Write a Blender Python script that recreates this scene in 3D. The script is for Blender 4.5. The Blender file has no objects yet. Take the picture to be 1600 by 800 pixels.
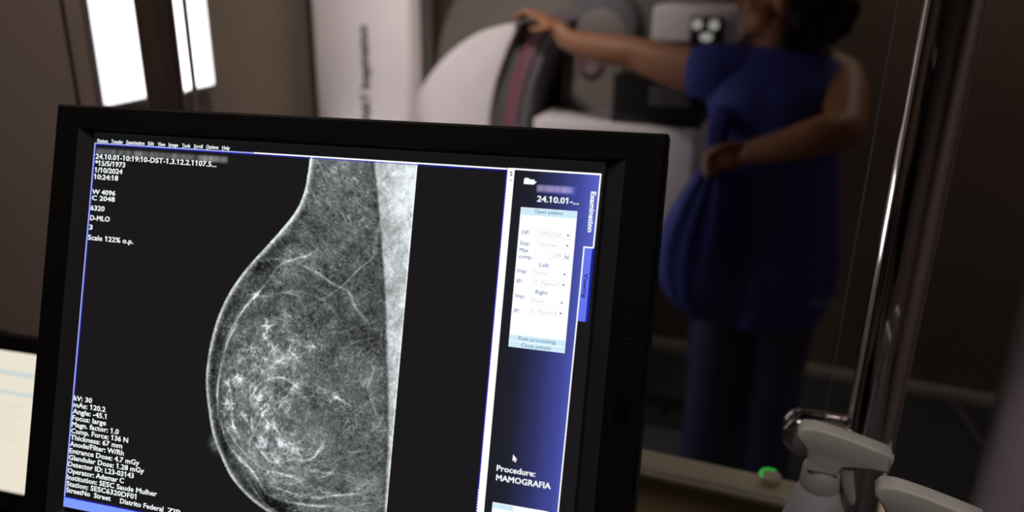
import bpy, bmesh, math, random
import numpy as np
from mathutils import Vector, Matrix, Euler

sc = bpy.context.scene
col = sc.collection

# ------------------------------------------------------------------ camera
cam_d = bpy.data.cameras.new('camera')
cam = bpy.data.objects.new('camera', cam_d)
col.objects.link(cam)
cam.matrix_world = Matrix(((0.93728631, -0.13734395, 0.32036076, 0.0),
                           (0.34811932, 0.32262852, -0.88018394, 0.0),
                           (0.01753042, 0.93650813, 0.35020738, 1.65),
                           (0, 0, 0, 1)))
cam_d.sensor_width = 36.0
cam_d.lens = 28.8
cam_d.clip_start = 0.02
cam_d.dof.use_dof = True
cam_d.dof.focus_distance = 0.61
cam_d.dof.aperture_fstop = 3.5
sc.camera = cam

# ------------------------------------------------------------------ world, colour
w = bpy.data.worlds.new('world')
sc.world = w
w.use_nodes = True
w.node_tree.nodes['Background'].inputs[0].default_value = (0.02, 0.018, 0.016, 1)
w.node_tree.nodes['Background'].inputs[1].default_value = 0.0
sc.view_settings.view_transform = 'Standard'
sc.view_settings.look = 'None'
sc.view_settings.exposure = 0.0
sc.view_settings.gamma = 1.0
sc.view_settings.use_curve_mapping = False


def area(name, loc, size, power, color, rot=(0, 0, 0)):
    l = bpy.data.lights.new(name, 'AREA')
    l.shape = 'RECTANGLE'
    l.size, l.size_y = size
    l.energy = power
    l.color = color
    o = bpy.data.objects.new(name, l)
    o.location = loc
    o.rotation_euler = rot
    col.objects.link(o)
    return o


LAMP_STRENGTH = 2.7
area('exam_room_ceiling_light', (-1.0, 2.2, 2.62), (0.3, 0.3), 0.5, (1.0, 0.9, 0.82))
area('gown_fill', (-1.5, 2.12, 0.85), (0.25, 0.4), 2.6, (0.95, 0.95, 1.0), (0, math.radians(-90), 0))  # added fill without a fixture, brightens the gown flap from low left
area('back_wall_fill', (0.55, 2.95, 2.62), (0.5, 0.5), 3.2, (1.0, 0.88, 0.78))  # added unseen fill, lifts the back wall and floor behind the person
sp = area('column_fill', (-0.75, 1.45, 2.58), (0.12, 0.12), 3.6, (1.0, 0.95, 0.93))  # added unseen spot, brightens the machine column and the outstretched forearm
sp.rotation_euler = (Vector((-1.12, 2.3, 1.35)) - sp.location).to_track_quat('-Z', 'Y').to_euler()
sp.data.spread = math.radians(66)
cl = area('control_room_ceiling_light', (0.55, -0.1, 2.62), (0.6, 0.6), 4.4, (1.0, 0.88, 0.82))
cl.data.spread = math.radians(100)
cl = area('left_wall_fill', (-0.75, 0.3, 2.62), (0.4, 0.4), 3.6, (1.0, 0.86, 0.78))  # added unseen fill, lifts the left wall panel and the ledge
cl.data.spread = math.radians(90)
cl = area('post_side_fill', (1.35, 0.55, 2.62), (0.4, 0.4), 1.6, (1.0, 0.88, 0.82))  # added unseen fill for the right wall and the post's right side
cl.data.spread = math.radians(95)


# ------------------------------------------------------------------ helpers
def lin(c):
    c = np.asarray(c, float) / 255.0
    return np.where(c <= 0.04045, c / 12.92, ((c + 0.055) / 1.055) ** 2.4)


def L4(c):
    v = lin(c)
    return (float(v[0]), float(v[1]), float(v[2]), 1.0)


def mat(name, rgb, rough=0.5, metal=0.0, noise=0.06, nscale=20.0, bump=0.0, spec=0.5, lin_rgb=None):
    m = bpy.data.materials.new(name)
    m.use_nodes = True
    nt = m.node_tree
    b = nt.nodes['Principled BSDF']
    base = lin_rgb if lin_rgb is not None else L4(rgb)[:3]
    b.inputs['Roughness'].default_value = rough
    b.inputs['Metallic'].default_value = metal
    b.inputs['Specular IOR Level'].default_value = spec
    tc = nt.nodes.new('ShaderNodeTexCoord')
    n = nt.nodes.new('ShaderNodeTexNoise')
    n.inputs['Scale'].default_value = nscale
    n.inputs['Detail'].default_value = 4
    nt.links.new(tc.outputs['Object'], n.inputs['Vector'])
    r = nt.nodes.new('ShaderNodeValToRGB')
    r.color_ramp.elements[0].position = 0.3
    r.color_ramp.elements[1].position = 0.7
    r.color_ramp.elements[0].color = tuple(x * (1 - noise) for x in base) + (1,)
    r.color_ramp.elements[1].color = tuple(min(1, x * (1 + noise)) for x in base) + (1,)
    nt.links.new(n.outputs['Fac'], r.inputs['Fac'])
    nt.links.new(r.outputs['Color'], b.inputs['Base Color'])
    if bump:
        bp = nt.nodes.new('ShaderNodeBump')
        bp.inputs['Strength'].default_value = bump
        bp.inputs['Distance'].default_value = 0.01
        nt.links.new(n.outputs['Fac'], bp.inputs['Height'])
        nt.links.new(bp.outputs['Normal'], b.inputs['Normal'])
    return m


def emit(name, rgb, strength=1.0):
    m = bpy.data.materials.new(name)
    m.use_nodes = True
    nt = m.node_tree
    nt.nodes.clear()
    e = nt.nodes.new('ShaderNodeEmission')
    e.inputs[0].default_value = L4(rgb)
    e.inputs[1].default_value = strength
    o = nt.nodes.new('ShaderNodeOutputMaterial')
    nt.links.new(e.outputs[0], o.inputs[0])
    return m


def emit_attr(name):
    m = emit(name, (255, 255, 255))
    nt = m.node_tree
    a = nt.nodes.new('ShaderNodeVertexColor')
    a.layer_name = 'Col'
    nt.links.new(a.outputs['Color'], nt.nodes['Emission'].inputs[0])
    return m


def obj(name, bm_or_mesh, m, parent=None, smooth=True, angle=40):
    if isinstance(bm_or_mesh, bmesh.types.BMesh):
        me = bpy.data.meshes.new(name)
        bm_or_mesh.normal_update()
        bm_or_mesh.to_mesh(me)
        bm_or_mesh.free()
    else:
        me = bm_or_mesh
    if m is not None:
        me.materials.append(m)
    o = bpy.data.objects.new(name, me)
    col.objects.link(o)
    if parent:
        o.parent = parent
    if smooth and len(me.polygons):
        me.polygons.foreach_set('use_smooth', [True] * len(me.polygons))
        me.set_sharp_from_angle(angle=math.radians(angle))
    return o


def tag(o, label=None, cat=None, group=None, kind=None):
    if label: o['label'] = label
    if cat: o['category'] = cat
    if group: o['group'] = group
    if kind: o['kind'] = kind
    return o


def thing(name, label, cat, loc=(0, 0, 0), rotz=0, group=None):
    o = bpy.data.objects.new(name, None)
    o.empty_display_size = 0.1
    col.objects.link(o)
    o.location = loc
    o.rotation_euler = (0, 0, rotz)
    return tag(o, label, cat, group)


def add_box(bm, x0, x1, y0, y1, z0, z1, bev=0.0, seg=3):
    ret = bmesh.ops.create_cube(bm, size=1.0)
    vs = ret['verts']
    for v in vs:
        v.co = Vector(((x0 + x1) / 2 + v.co.x * (x1 - x0), (y0 + y1) / 2 + v.co.y * (y1 - y0), (z0 + z1) / 2 + v.co.z * (z1 - z0)))
    if bev:
        es = list({e for v in vs for e in v.link_edges})
        bmesh.ops.bevel(bm, geom=es, offset=bev, segments=seg, profile=0.5, affect='EDGES', clamp_overlap=True)
    return bm


def box(*a, **k):
    return add_box(bmesh.new(), *a, **k)


def add_tube(bm, pts, rads, n=20, cap=True, flat=1.0, up=None):
    pts = [Vector(p) for p in pts]
    if not hasattr(rads, '__len__'):
        rads = [rads] * len(pts)
    rings = []
    prev = None
    for i, p in enumerate(pts):
        if i == 0: t = pts[1] - pts[0]
        elif i == len(pts) - 1: t = pts[-1] - pts[-2]
        else: t = (pts[i + 1] - pts[i]).normalized() + (pts[i] - pts[i - 1]).normalized()
        t.normalize()
        if prev is None:
            a = Vector(up) if up else (Vector((0, 0, 1)) if abs(t.z) < 0.9 else Vector((1, 0, 0)))
        else:
            a = prev
        a = (a - t * a.dot(t)).normalized()
        prev = a
        b = t.cross(a)
        rings.append([bm.verts.new(p + (a * math.cos(2 * math.pi * k / n) * flat + b * math.sin(2 * math.pi * k / n)) * rads[i]) for k in range(n)])
    for r0, r1 in zip(rings, rings[1:]):
        for k in range(n):
            bm.faces.new((r0[k], r0[(k + 1) % n], r1[(k + 1) % n], r1[k]))
    if cap:
        bm.faces.new(rings[0][::-1])
        bm.faces.new(rings[-1])
    return bm


def add_lathe(bm, prof, center=(0, 0), n=32, z0=0.0):
    rings = []
    for r, z in prof:
        rings.append([bm.verts.new((center[0] + r * math.cos(2 * math.pi * k / n), center[1] + r * math.sin(2 * math.pi * k / n), z0 + z)) for k in range(n)])
    for r0, r1 in zip(rings, rings[1:]):
        for k in range(n):
            bm.faces.new((r0[k], r0[(k + 1) % n], r1[(k + 1) % n], r1[k]))
    bm.faces.new(rings[0][::-1])
    bm.faces.new(rings[-1])
    return bm


def add_prism(bm, pts, y0, y1, bev=0.0, seg=3):
    """outline in x,z extruded along y"""
    a = [bm.verts.new((x, y0, z)) for x, z in pts]
    b = [bm.verts.new((x, y1, z)) for x, z in pts]
    n = len(pts)
    fs = [bm.faces.new(a), bm.faces.new(b[::-1])]
    for k in range(n):
        fs.append(bm.faces.new((a[k], b[k], b[(k + 1) % n], a[(k + 1) % n])))
    bmesh.ops.recalc_face_normals(bm, faces=fs)
    if bev:
        es = list(fs[0].edges) + list(fs[1].edges)
        bmesh.ops.bevel(bm, geom=es, offset=bev, segments=seg, profile=0.5, affect='EDGES', clamp_overlap=True)
    return bm


def spline(pts, n=8):
    """Catmull-Rom through pts (any dimension)"""
    P = np.asarray(pts, float)
    P = np.vstack([2 * P[0] - P[1], P, 2 * P[-1] - P[-2]])
    out = []
    for i in range(1, len(P) - 2):
        for t in np.linspace(0, 1, n, endpoint=False):
            a, b, c, d = P[i - 1], P[i], P[i + 1], P[i + 2]
            out.append(0.5 * (2 * b + (c - a) * t + (2 * a - 5 * b + 4 * c - d) * t * t + (-a + 3 * b - 3 * c + d) * t ** 3))
    out.append(P[-2])
    return np.array(out)


# ------------------------------------------------------------------ materials
M = {}
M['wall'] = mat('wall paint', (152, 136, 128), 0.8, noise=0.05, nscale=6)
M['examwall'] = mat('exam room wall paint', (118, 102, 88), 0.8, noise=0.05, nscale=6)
M['ceil'] = mat('ceiling paint', (185, 178, 170), 0.9)
M['floor'] = mat('vinyl floor', (62, 61, 66), 0.6, noise=0.15, nscale=9)
M['partition'] = mat('partition laminate', (172, 148, 114), 0.6, noise=0.08, nscale=4)
M['ledge'] = mat('ledge beige', (236, 222, 196), 0.5, noise=0.05)
M['base'] = mat('baseboard', (190, 180, 165), 0.5)
M['seam'] = mat('seam trim', (60, 50, 44), 0.7)
M['steel'] = mat('polished steel', (215, 210, 212), 0.07, 1.0, noise=0.03, nscale=60)
M['darksteel'] = mat('dark anodised metal', (120, 104, 94), 0.5, 0.75, noise=0.08, nscale=30)
M['blackplastic'] = mat('black plastic', (11, 10, 10), 0.5, noise=0.15, nscale=250, spec=0.15)
M['innerlip'] = mat('black glossy plastic', (36, 37, 40), 0.45, noise=0.1, nscale=200)
M['icon'] = mat('bezel icon print', (24, 22, 23), 0.7, spec=0.1)
M['window'] = mat('dark sensor window', (4, 4, 4), 0.5, spec=0.1)
M['desk'] = mat('desk laminate', (40, 34, 30), 0.5)
M['white'] = mat('white enamel', (208, 196, 196), 0.45, noise=0.02)
M['bottlewhite'] = mat('white polypropylene', (172, 172, 167), 0.4, noise=0.02)
M['bottlebody'] = mat('translucent white polyethylene', (170, 170, 178), 0.35, noise=0.03)
M['grey'] = mat('grey plastic', (122, 113, 106), 0.5, noise=0.03)
M['darkgrey'] = mat('dark grey plastic', (95, 90, 92), 0.5)
M['mauve'] = mat('mauve plastic', (118, 82, 92), 0.5)
M['magenta'] = mat('magenta trim', (190, 95, 120), 0.45)
M['carbon'] = mat('carbon black', (14, 14, 15), 0.5)
M['print'] = mat('grey print', (48, 44, 56), 0.6)
M['skin'] = mat('skin', (140, 90, 60), 0.55, noise=0.06, nscale=30)
M['gown'] = mat('blue gown cloth', (42, 48, 128), 0.8, noise=0.1, nscale=40, bump=0.2)
M['navy'] = mat('navy trousers', (40, 38, 74), 0.85, noise=0.1)
M['hair'] = mat('dark brown hair', (16, 11, 10), 0.8, noise=0.4, nscale=60, bump=0.3, spec=0.2)
M['shoe'] = mat('dark shoe', (25, 22, 24), 0.6)
M['cab'] = mat('cabinet white lacquer', (215, 195, 205), 0.4, noise=0.02)
M['chromelamp'] = mat('bright chrome', (235, 232, 228), 0.2, 1.0)

# glass: clear pane with fresnel reflection, greenish edge
mg = bpy.data.materials.new('clear glass')
mg.use_nodes = True
nt = mg.node_tree
nt.nodes.clear()
o_ = nt.nodes.new('ShaderNodeOutputMaterial')
mx = nt.nodes.new('ShaderNodeMixShader')
tr = nt.nodes.new('ShaderNodeBsdfTransparent')
tr.inputs[0].default_value = (0.96, 0.965, 0.96, 1)
gl = nt.nodes.new('ShaderNodeBsdfGlossy')
gl.inputs['Roughness'].default_value = 0.0
fr = nt.nodes.new('ShaderNodeFresnel')
fr.inputs[0].default_value = 1.3
nt.links.new(fr.outputs[0], mx.inputs[0])
nt.links.new(tr.outputs[0], mx.inputs[1])
nt.links.new(gl.outputs[0], mx.inputs[2])
nt.links.new(mx.outputs[0], o_.inputs[0])
M['glass'] = mg
M['glassedge'] = mat('ground glass edge', (240, 235, 232), 0.3)

# ------------------------------------------------------------------ room shell
XL, XR, YF, YB, ZC = -1.6, 1.9, -1.6, 3.31, 2.7


def struct(name, bm, m, parent=None):
    o = obj(name, bm, m, parent, angle=30)
    if parent is None:
        o['kind'] = 'structure'
    return o


struct('floor', box(XL - .1, XR + .1, YF - .1, YB + .1, -0.1, 0), M['floor'])
struct('ceiling', box(XL - .1, XR + .1, YF - .1, YB + .1, ZC, ZC + .1), M['ceil'])
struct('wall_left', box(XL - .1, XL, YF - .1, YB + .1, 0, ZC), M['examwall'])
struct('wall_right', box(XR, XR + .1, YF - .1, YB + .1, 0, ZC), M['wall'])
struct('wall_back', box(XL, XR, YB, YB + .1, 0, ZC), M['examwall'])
struct('wall_front', box(XL, XR, YF - .1, YF, 0, ZC), M['wall'])
struct('wall_partition', box(XL, 0.36, 0.8835, 0.930, 0, 1.025), M['partition'])
struct('trim_1', box(XL, 0.36, 0.882, 0.936, 1.025, 1.032, 0.002), M['ledge'])
struct('baseboard_back', box(XL, XR, YB - .022, YB, 0, 0.048, 0.003), M['base'])
struct('trim_2', box(-0.947, -0.938, 0.849, 0.858, 0, ZC), M['seam'])


def pane(name, x0, x1, z0, z1, y=0.85, t=0.0045):
    o = struct(name, box(x0, x1, y - t, y + t, z0, z1), M['glass'])
    o.data.materials.append(M['glassedge'])
    for p in o.data.polygons:
        if abs(p.normal.y) < 0.5:
            p.material_index = 1
    return o


pane('window_1', -0.746, 0.058, 1.06, 2.62)
pane('window_2', -0.906, -0.822, 1.06, 2.62)
struct('wall_partition_panel', box(XL, -0.947, 0.846, 0.858, 0, ZC), M['wall'])
struct('trim_3', box(-0.938, -0.910, 0.846, 0.858, 0, ZC), M['wall'])

# ------------------------------------------------------------------ luminous panel on the left wall
lp = thing('light_panel', 'glowing white light panel mounted on the left wall beyond the glass', 'lamp', (XL, 1.70, 1.280))
LY0, LY1, LH = -0.218, 0.162, 0.75
obj('housing', box(0, 0.03, LY0 - .008, LY1 + .006, -0.006, LH + .02, 0.004), M['darkgrey'], lp)
obj('diffuser', box(0.03, 0.036, LY0, LY1, 0.004, LH, 0.002), emit('lit diffuser', (255, 248, 250), LAMP_STRENGTH), lp)
obj('end_cap', box(0.028, 0.042, LY0 - .004, LY0 + .13, -0.006, 0.010, 0.002), M['darkgrey'], lp)
obj('end_cap', box(0.028, 0.042, LY1 - .11, LY1 + .004, -0.006, 0.008, 0.002), M['darkgrey'], lp)

# ------------------------------------------------------------------ posts and clamp
ps = thing('steel_post', 'round polished steel post holding the glass beside the spray bottles', 'post', (0.105, 0.85, 0))
bm = add_lathe(bmesh.new(), [(0.0255, 0.012), (0.0255, 2.70)], n=48)
obj('shaft', bm, M['steel'], ps)
obj('floor_flange', add_lathe(bmesh.new(), [(0.045, 0), (0.045, 0.010), (0.03, 0.014)], n=40), M['steel'], ps)
# glass clamp: two rounded plates on either side of the pane, D-shaped end towards the pane
for s, nm in ((-1, 'clamp_plate'), (1, 'clamp_plate')):
    out = [(-0.018, -0.022), (-0.018, 0.022)]
    R = 0.022
    arc = [(-0.066 + R * math.cos(a), R * math.sin(a)) for a in np.linspace(math.pi / 2, 3 * math.pi / 2, 20)]
    bm = bmesh.new()
    y0, y1 = (-0.017, -0.0065) if s < 0 else (0.0065, 0.017)
    add_prism(bm, out[::1] + arc, y0, y1, 0.003, 3)
    o = obj(nm, bm, M['steel'], ps)
    o.location = (0, 0, 1.155)
bm = bmesh.new()
add_prism(bm, [(-0.018, -0.018), (-0.018, 0.018)] + [(-0.062 + 0.017 * math.cos(a), 0.017 * math.sin(a)) for a in np.linspace(math.pi / 2, 3 * math.pi / 2, 16)], -0.0066, 0.0066)
o = obj('rubber_gasket', bm, M['carbon'], ps)
o.location = (0, 0, 1.155)

pl = thing('metal_post', 'thick dark metal post standing before the glowing light panel', 'post', (-0.7935, 0.85, 0))
obj('shaft', add_lathe(bmesh.new(), [(0.0228, 0.012), (0.0228, 2.70)], n=48), M['darksteel'], pl)
obj('floor_flange', add_lathe(bmesh.new(), [(0.037, 0), (0.037, 0.010), (0.034, 0.014)], n=40), M['darksteel'], pl)

# ------------------------------------------------------------------ desk
dk = thing('desk', 'dark control desk under the monitors, before the low partition wall', 'desk', (-0.35, 0.5, 0))
DZ = 0.972
obj('desk_top', box(-1.2, 0.75, -0.28, 0.31, DZ - .03, DZ, 0.003), M['desk'], dk)
for x in (-1.18, 0.70):
    obj('side_panel', box(x, x + .03, -0.25, 0.30, 0, DZ - .03), M['desk'], dk)
obj('modesty_panel', box(-1.15, 0.70, 0.27, 0.29, 0.25, DZ - .03), M['desk'], dk)

# ------------------------------------------------------------------ main monitor
MB = Matrix(((0.9966, -0.0507, 0.0645, -0.32413),
             (0.0782, 0.3470, -0.9346, 0.45679),
             (0.0250, 0.9365, 0.3498, 1.37127),
             (0, 0, 0, 1)))
MBi = MB.inverted()
mon = thing('monitor', 'black flat monitor showing a grey x-ray scan and rows of white text', 'monitor', (-0.33, 0.50, DZ))
PARENT_INV = Matrix.Translation((0.33, -0.50, -DZ))


def mpart(name, bm, m, parent=None, **k):
    o = obj(name, bm, m, parent or mon, **k)
    if parent is None:
        o.matrix_local = PARENT_INV @ MB
    return o


def rect_ring(bm, a, za, b, zb):
    """quad strip between two rectangles (x0,x1,y0,y1) at local z"""
    va = [bm.verts.new((x, y, za)) for x, y in ((a[0], a[2]), (a[1], a[2]), (a[1], a[3]), (a[0], a[3]))]
    vb = [bm.verts.new((x, y, zb)) for x, y in ((b[0], b[2]), (b[1], b[2]), (b[1], b[3]), (b[0], b[3]))]
    for k in range(4):
        bm.faces.new((va[k], va[(k + 1) % 4], vb[(k + 1) % 4], vb[k]))


OUTR = (-0.2425, 0.2465, -0.185, 0.1716)
OPEN = (-0.2190, 0.2205, -0.165, 0.1535)
SCR = (-0.2047, 0.2052, -0.1503, 0.1497)
bm = bmesh.new()
c = 0.002
rect_ring(bm, OUTR, -0.018, OUTR, 0.0012)
rect_ring(bm, OUTR, 0.0012, (OUTR[0] + c, OUTR[1] - c, OUTR[2] + c, OUTR[3] - c), 0.0032)
rect_ring(bm, (OUTR[0] + c, OUTR[1] - c, OUTR[2] + c, OUTR[3] - c), 0.0032, OPEN, 0.0032)
bmesh.ops.remove_doubles(bm, verts=bm.verts[:], dist=1e-5)
mpart('bezel', bm, M['blackplastic'], smooth=False)
bm = bmesh.new()
rect_ring(bm, OPEN, 0.0031, (SCR[0] - .0005, SCR[1] + .0005, SCR[2] - .0005, SCR[3] + .0005), -0.0035)
mpart('inner_frame', bm, M['innerlip'], smooth=False)
bm = bmesh.new()
i = 0.012
add_box(bm, OUTR[0] + .001, OUTR[1] - .001, OUTR[2] + .001, OUTR[3] - .001, -0.045, -0.010, 0.012)
add_box(bm, -0.16, 0.16, -0.13, 0.11, -0.072, -0.04, 0.012)
mpart('back_housing', bm, M['blackplastic'])
# stand
obj('stand_base', box(-0.15, 0.15, -0.02, 0.20, 0, 0.018, 0.006), M['blackplastic'], mon)
bm = bmesh.new()
add_box(bm, -0.05, 0.05, 0.075, 0.115, 0.01, 0.40, 0.01)
obj('stand_neck', bm, M['blackplastic'], mon)
# bezel controls at the right
obj_btn = mpart('sensor_window', box(0.2278, 0.2372, -0.0205, 0.001, 0.003, 0.0037, 0.0003), M['window'])
for yy in (0.0815, 0.066, 0.0505, 0.035):
    mpart('button', add_prism(bmesh.new(), [(0.2325 + .0022 * math.cos(a), yy + .0009 * math.sin(a)) for a in np.linspace(0, 2 * math.pi, 14, endpoint=False)], 0, 0.0006), M['icon']).matrix_local = PARENT_INV @ MB @ Matrix.Translation((0, 0, 0.0030)) @ Matrix(((1, 0, 0, 0), (0, 0, 1, 0), (0, 1, 0, 0), (0, 0, 0, 1)))

# --- screen content -------------------------------------------------
E_ = {
    'bg': emit('screen black', (27, 25, 27)),
    'menu': emit('screen menu black', (23, 22, 23)),
    'W': emit('screen white', (246, 252, 254)),
    'bright': emit('screen bright white', (255, 255, 255), 1.15),
    'B': emit('screen text blue', (110, 140, 185)),
    'F': emit('screen faint text', (226, 210, 216)),
    'combo': emit('screen combo outline', (236, 232, 238)),
    'cyan': emit('screen pale cyan', (208, 238, 250)),
    'form': emit('screen form white', (252, 253, 255), 1.05),
    'violet': emit('screen violet tab', (102, 118, 240)),
    'deep': emit('screen deep blue', (30, 32, 150)),
    'bar': emit('screen light blue bar', (128, 158, 255)),
    'line': emit('screen lavender line', (168, 180, 250)),
    'dot': emit('screen blue dot', (40, 44, 210)),
    'K': emit('screen black mark', (10, 10, 20)),
    'navytext': emit('screen navy text', (18, 18, 70)),
}


def quad(bm, x0, x1, y0, y1, z):
    bm.faces.new([bm.verts.new((x / 1000, y / 1000, z / 1000)) for x, y in ((x0, y0), (x1, y0), (x1, y1), (x0, y1))])


def poly(bm, pts, z):
    bm.faces.new([bm.verts.new((x / 1000, y / 1000, z / 1000)) for x, y in pts])


bm = bmesh.new()
add_box(bm, SCR[0] - .001, SCR[1] + .001, SCR[2] - .001, SCR[3] + .001, -0.004, 0.0)
screen = mpart('screen', bm, E_['bg'], smooth=False)


def spart(name, bm, m, z=None, label=None):
    o = obj(name, bm, m, screen, smooth=False)
    if label: o['label'] = label
    return o


# side panel with its own blue gradient (interface graphic)
pm = emit('screen side panel', (60, 60, 120))
nt = pm.node_tree
tc = nt.nodes.new('ShaderNodeTexCoord')
sx = nt.nodes.new('ShaderNodeSeparateXYZ')
mr = nt.nodes.new('ShaderNodeMapRange')
mr.inputs[1].default_value = 0.144
mr.inputs[2].default_value = 0.206
rp = nt.nodes.new('ShaderNodeValToRGB')
rp.color_ramp.elements[0].position = 0.05
rp.color_ramp.elements[0].color = L4((31, 31, 38))
rp.color_ramp.elements[1].position = 0.95
rp.color_ramp.elements[1].color = L4((88, 100, 196))
for pos_, c_ in ((0.25, (34, 35, 50)), (0.5, (48, 51, 98)), (0.75, (66, 73, 152))):
    e_ = rp.color_ramp.elements.new(pos_)
    e_.color = L4(c_)
nt.links.new(tc.outputs['Object'], sx.inputs[0])
nt.links.new(sx.outputs[0], mr.inputs[0])
nt.links.new(mr.outputs[0], rp.inputs[0])
nt.links.new(rp.outputs[0], nt.nodes['Emission'].inputs[0])
bm = bmesh.new()
poly(bm, [(144.3, 141.8), (144.3, -150), (196.0, -150), (196.2, -86.8), (197.2, 40), (197.4, 93), (203.8, 93.1), (204.6, 142)], 0.15)
spart('side_panel', bm, pm, label='blue shaded side panel of the display')

bm = bmesh.new()
quad(bm, -204.7, 205.2, 143.6, 149.7, 0.12)
spart('menu_bar', bm, E_['menu'])

# viewer border: lavender line with blue dots
bm = bmesh.new()
quad(bm, -204.9, -203.8, -142.5, 142.0, 0.2)
quad(bm, -204.7, -60, 141.6, 142.5, 0.2)
spart('viewer_border', bm, E_['line'])
bm = bmesh.new()
for k in range(0, 142):
    y = 141 - k * 2
    quad(bm, -203.8, -202.7, y - 1.15, y, 0.2)
for k in range(0, 170):
    x = -203 + k * 2
    quad(bm, x, x + 1.1, 140.6, 141.5, 0.2)
for k in range(0, 146):
    y = 140.5 - k * 2
    quad(bm, 138.4, 139.6, y - 1.1, y, 0.35)
for k in range(0, 170):
    x = -203 + k * 2
    quad(bm, x, x + 1.2, -143.0, -141.9, 0.35)
spart('dotted_border', bm, E_['dot'])
bm = bmesh.new()
quad(bm, -204.7, 204.5, -150.3, -142.9, 0.3)
spart('bottom_bar', bm, E_['bar'])

bm = bmesh.new()
quad(bm, -60, 139, 141.7, 142.7, 0.25)
quad(bm, 139.3, 144.4, -150, 142.4, 0.3)
quad(bm, 139.5, 204.8, 141.9, 143.0, 0.25)
lt = 0.42
poly(bm, [(203.9, 142.6), (204.8, 142.6), (204.3, 93.0), (203.4, 93.0)], 0.28)
quad(bm, 197.0, 204.0, 92.5, 93.4, 0.28)
poly(bm, [(197.1, 93.2), (197.9, 93.2), (197.5, 40), (196.5, -87), (196.2, -150), (195.4, -150), (195.7, -87), (196.7, 40)], 0.28)
quad(bm, 138.9, 144.3, -150, -80, 0.29)
spart('white_lines', bm, E_['bright'])

bm = bmesh.new()
poly(bm, [(197.8, 92.4), (203.0, 92.4), (202.9, 43.0), (197.5, 43.0)], 0.22)
spart('viewing_tab', bm, E_['violet'])
bm = bmesh.new()
poly(bm, [(203.0, 92.4), (204.8, 92.4), (204.8, 43.0), (202.9, 43.0)], 0.22)
spart('tab_shadow', bm, E_['deep'])

bm = bmesh.new()
quad(bm, 151.2, 190.8, 20.3, 116.6, 0.25)
spart('form_box', bm, E_['form'])
bm = bmesh.new()
bm.free()
for bar_ in ((151.4, 190.8, 111.5, 116.4), (151.2, 190.7, 24.6, 28.8), (151.2, 190.6, 20.3, 24.1), (150.2, 165, -91.5, -88.0)):
    bm = bmesh.new()
    quad(bm, *bar_, 0.3)
    spart('form_bar', bm, E_['cyan'])
bm = bmesh.new()
quad(bm, 150.0, 189.4, -150, -87.6, 0.25)
spart('lower_form_box', bm, E_['form'])


def frame(bm, x0, x1, y0, y1, t=0.3, z=0.32):
    quad(bm, x0, x1, y1 - t, y1, z)
    quad(bm, x0, x1, y0, y0 + t, z)
    quad(bm, x0, x0 + t, y0, y1, z)
    quad(bm, x1 - t, x1, y0, y1, z)


for y0, y1 in ((97.2, 102.4), (90.0, 95.2), (83.0, 88.0), (70.3, 75.2), (63.2, 68.3), (51.2, 56.0), (43.6, 48.6)):
    bm = bmesh.new()
    frame(bm, 164.0, 187.9, y0, y1)
    spart('combo_box', bm, E_['combo'])
for x, y in ((185.9, 99.6), (185.8, 92.6), (185.8, 73.2), (185.8, 66.0), (185.7, 53.8), (185.6, 46.6)):
    bm = bmesh.new()
    poly(bm, [(x - 1.0, y + 0.6), (x, y - 0.6), (x + 1.0, y + 0.6)], 0.4)
    spart('arrow_mark', bm, E_['K'])
bm = bmesh.new()
for x, y in ((142.1, 140.2), (142.3, 138.4)):
    quad(bm, x - 1.1, x + 1.1, y - 0.25, y + 0.25, 0.4)
    poly(bm, [(x - 0.8, y - .3), (x + .8, y - .3), (x, y - 1.2)][::-1], 0.4)
poly(bm, [(141.4, 134.0), (143.0, 134.0), (142.2, 135.2)], 0.4)
spart('scroll_mark', bm, E_['K'])

bm = bmesh.new()
poly(bm, [(x + 161.5, y - 52.9) for x, y in ((0, 0), (0, -4.6), (1.05, -3.6), (1.8, -5.2), (2.6, -4.8), (1.9, -3.3), (3.3, -3.2))][::-1], 0.5)
spart('pointer', bm, E_['bright'])
bm = bmesh.new()
poly(bm, [(151.8, 132.6), (158.8, 132.6), (160.9, 134.6), (159.2, 134.8), (159.2, 136.0), (155.6, 136.0), (154.8, 136.8), (152.6, 136.8), (151.8, 135.8)], 0.5)
spart('folder_icon', bm, E_['bright'])

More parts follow.
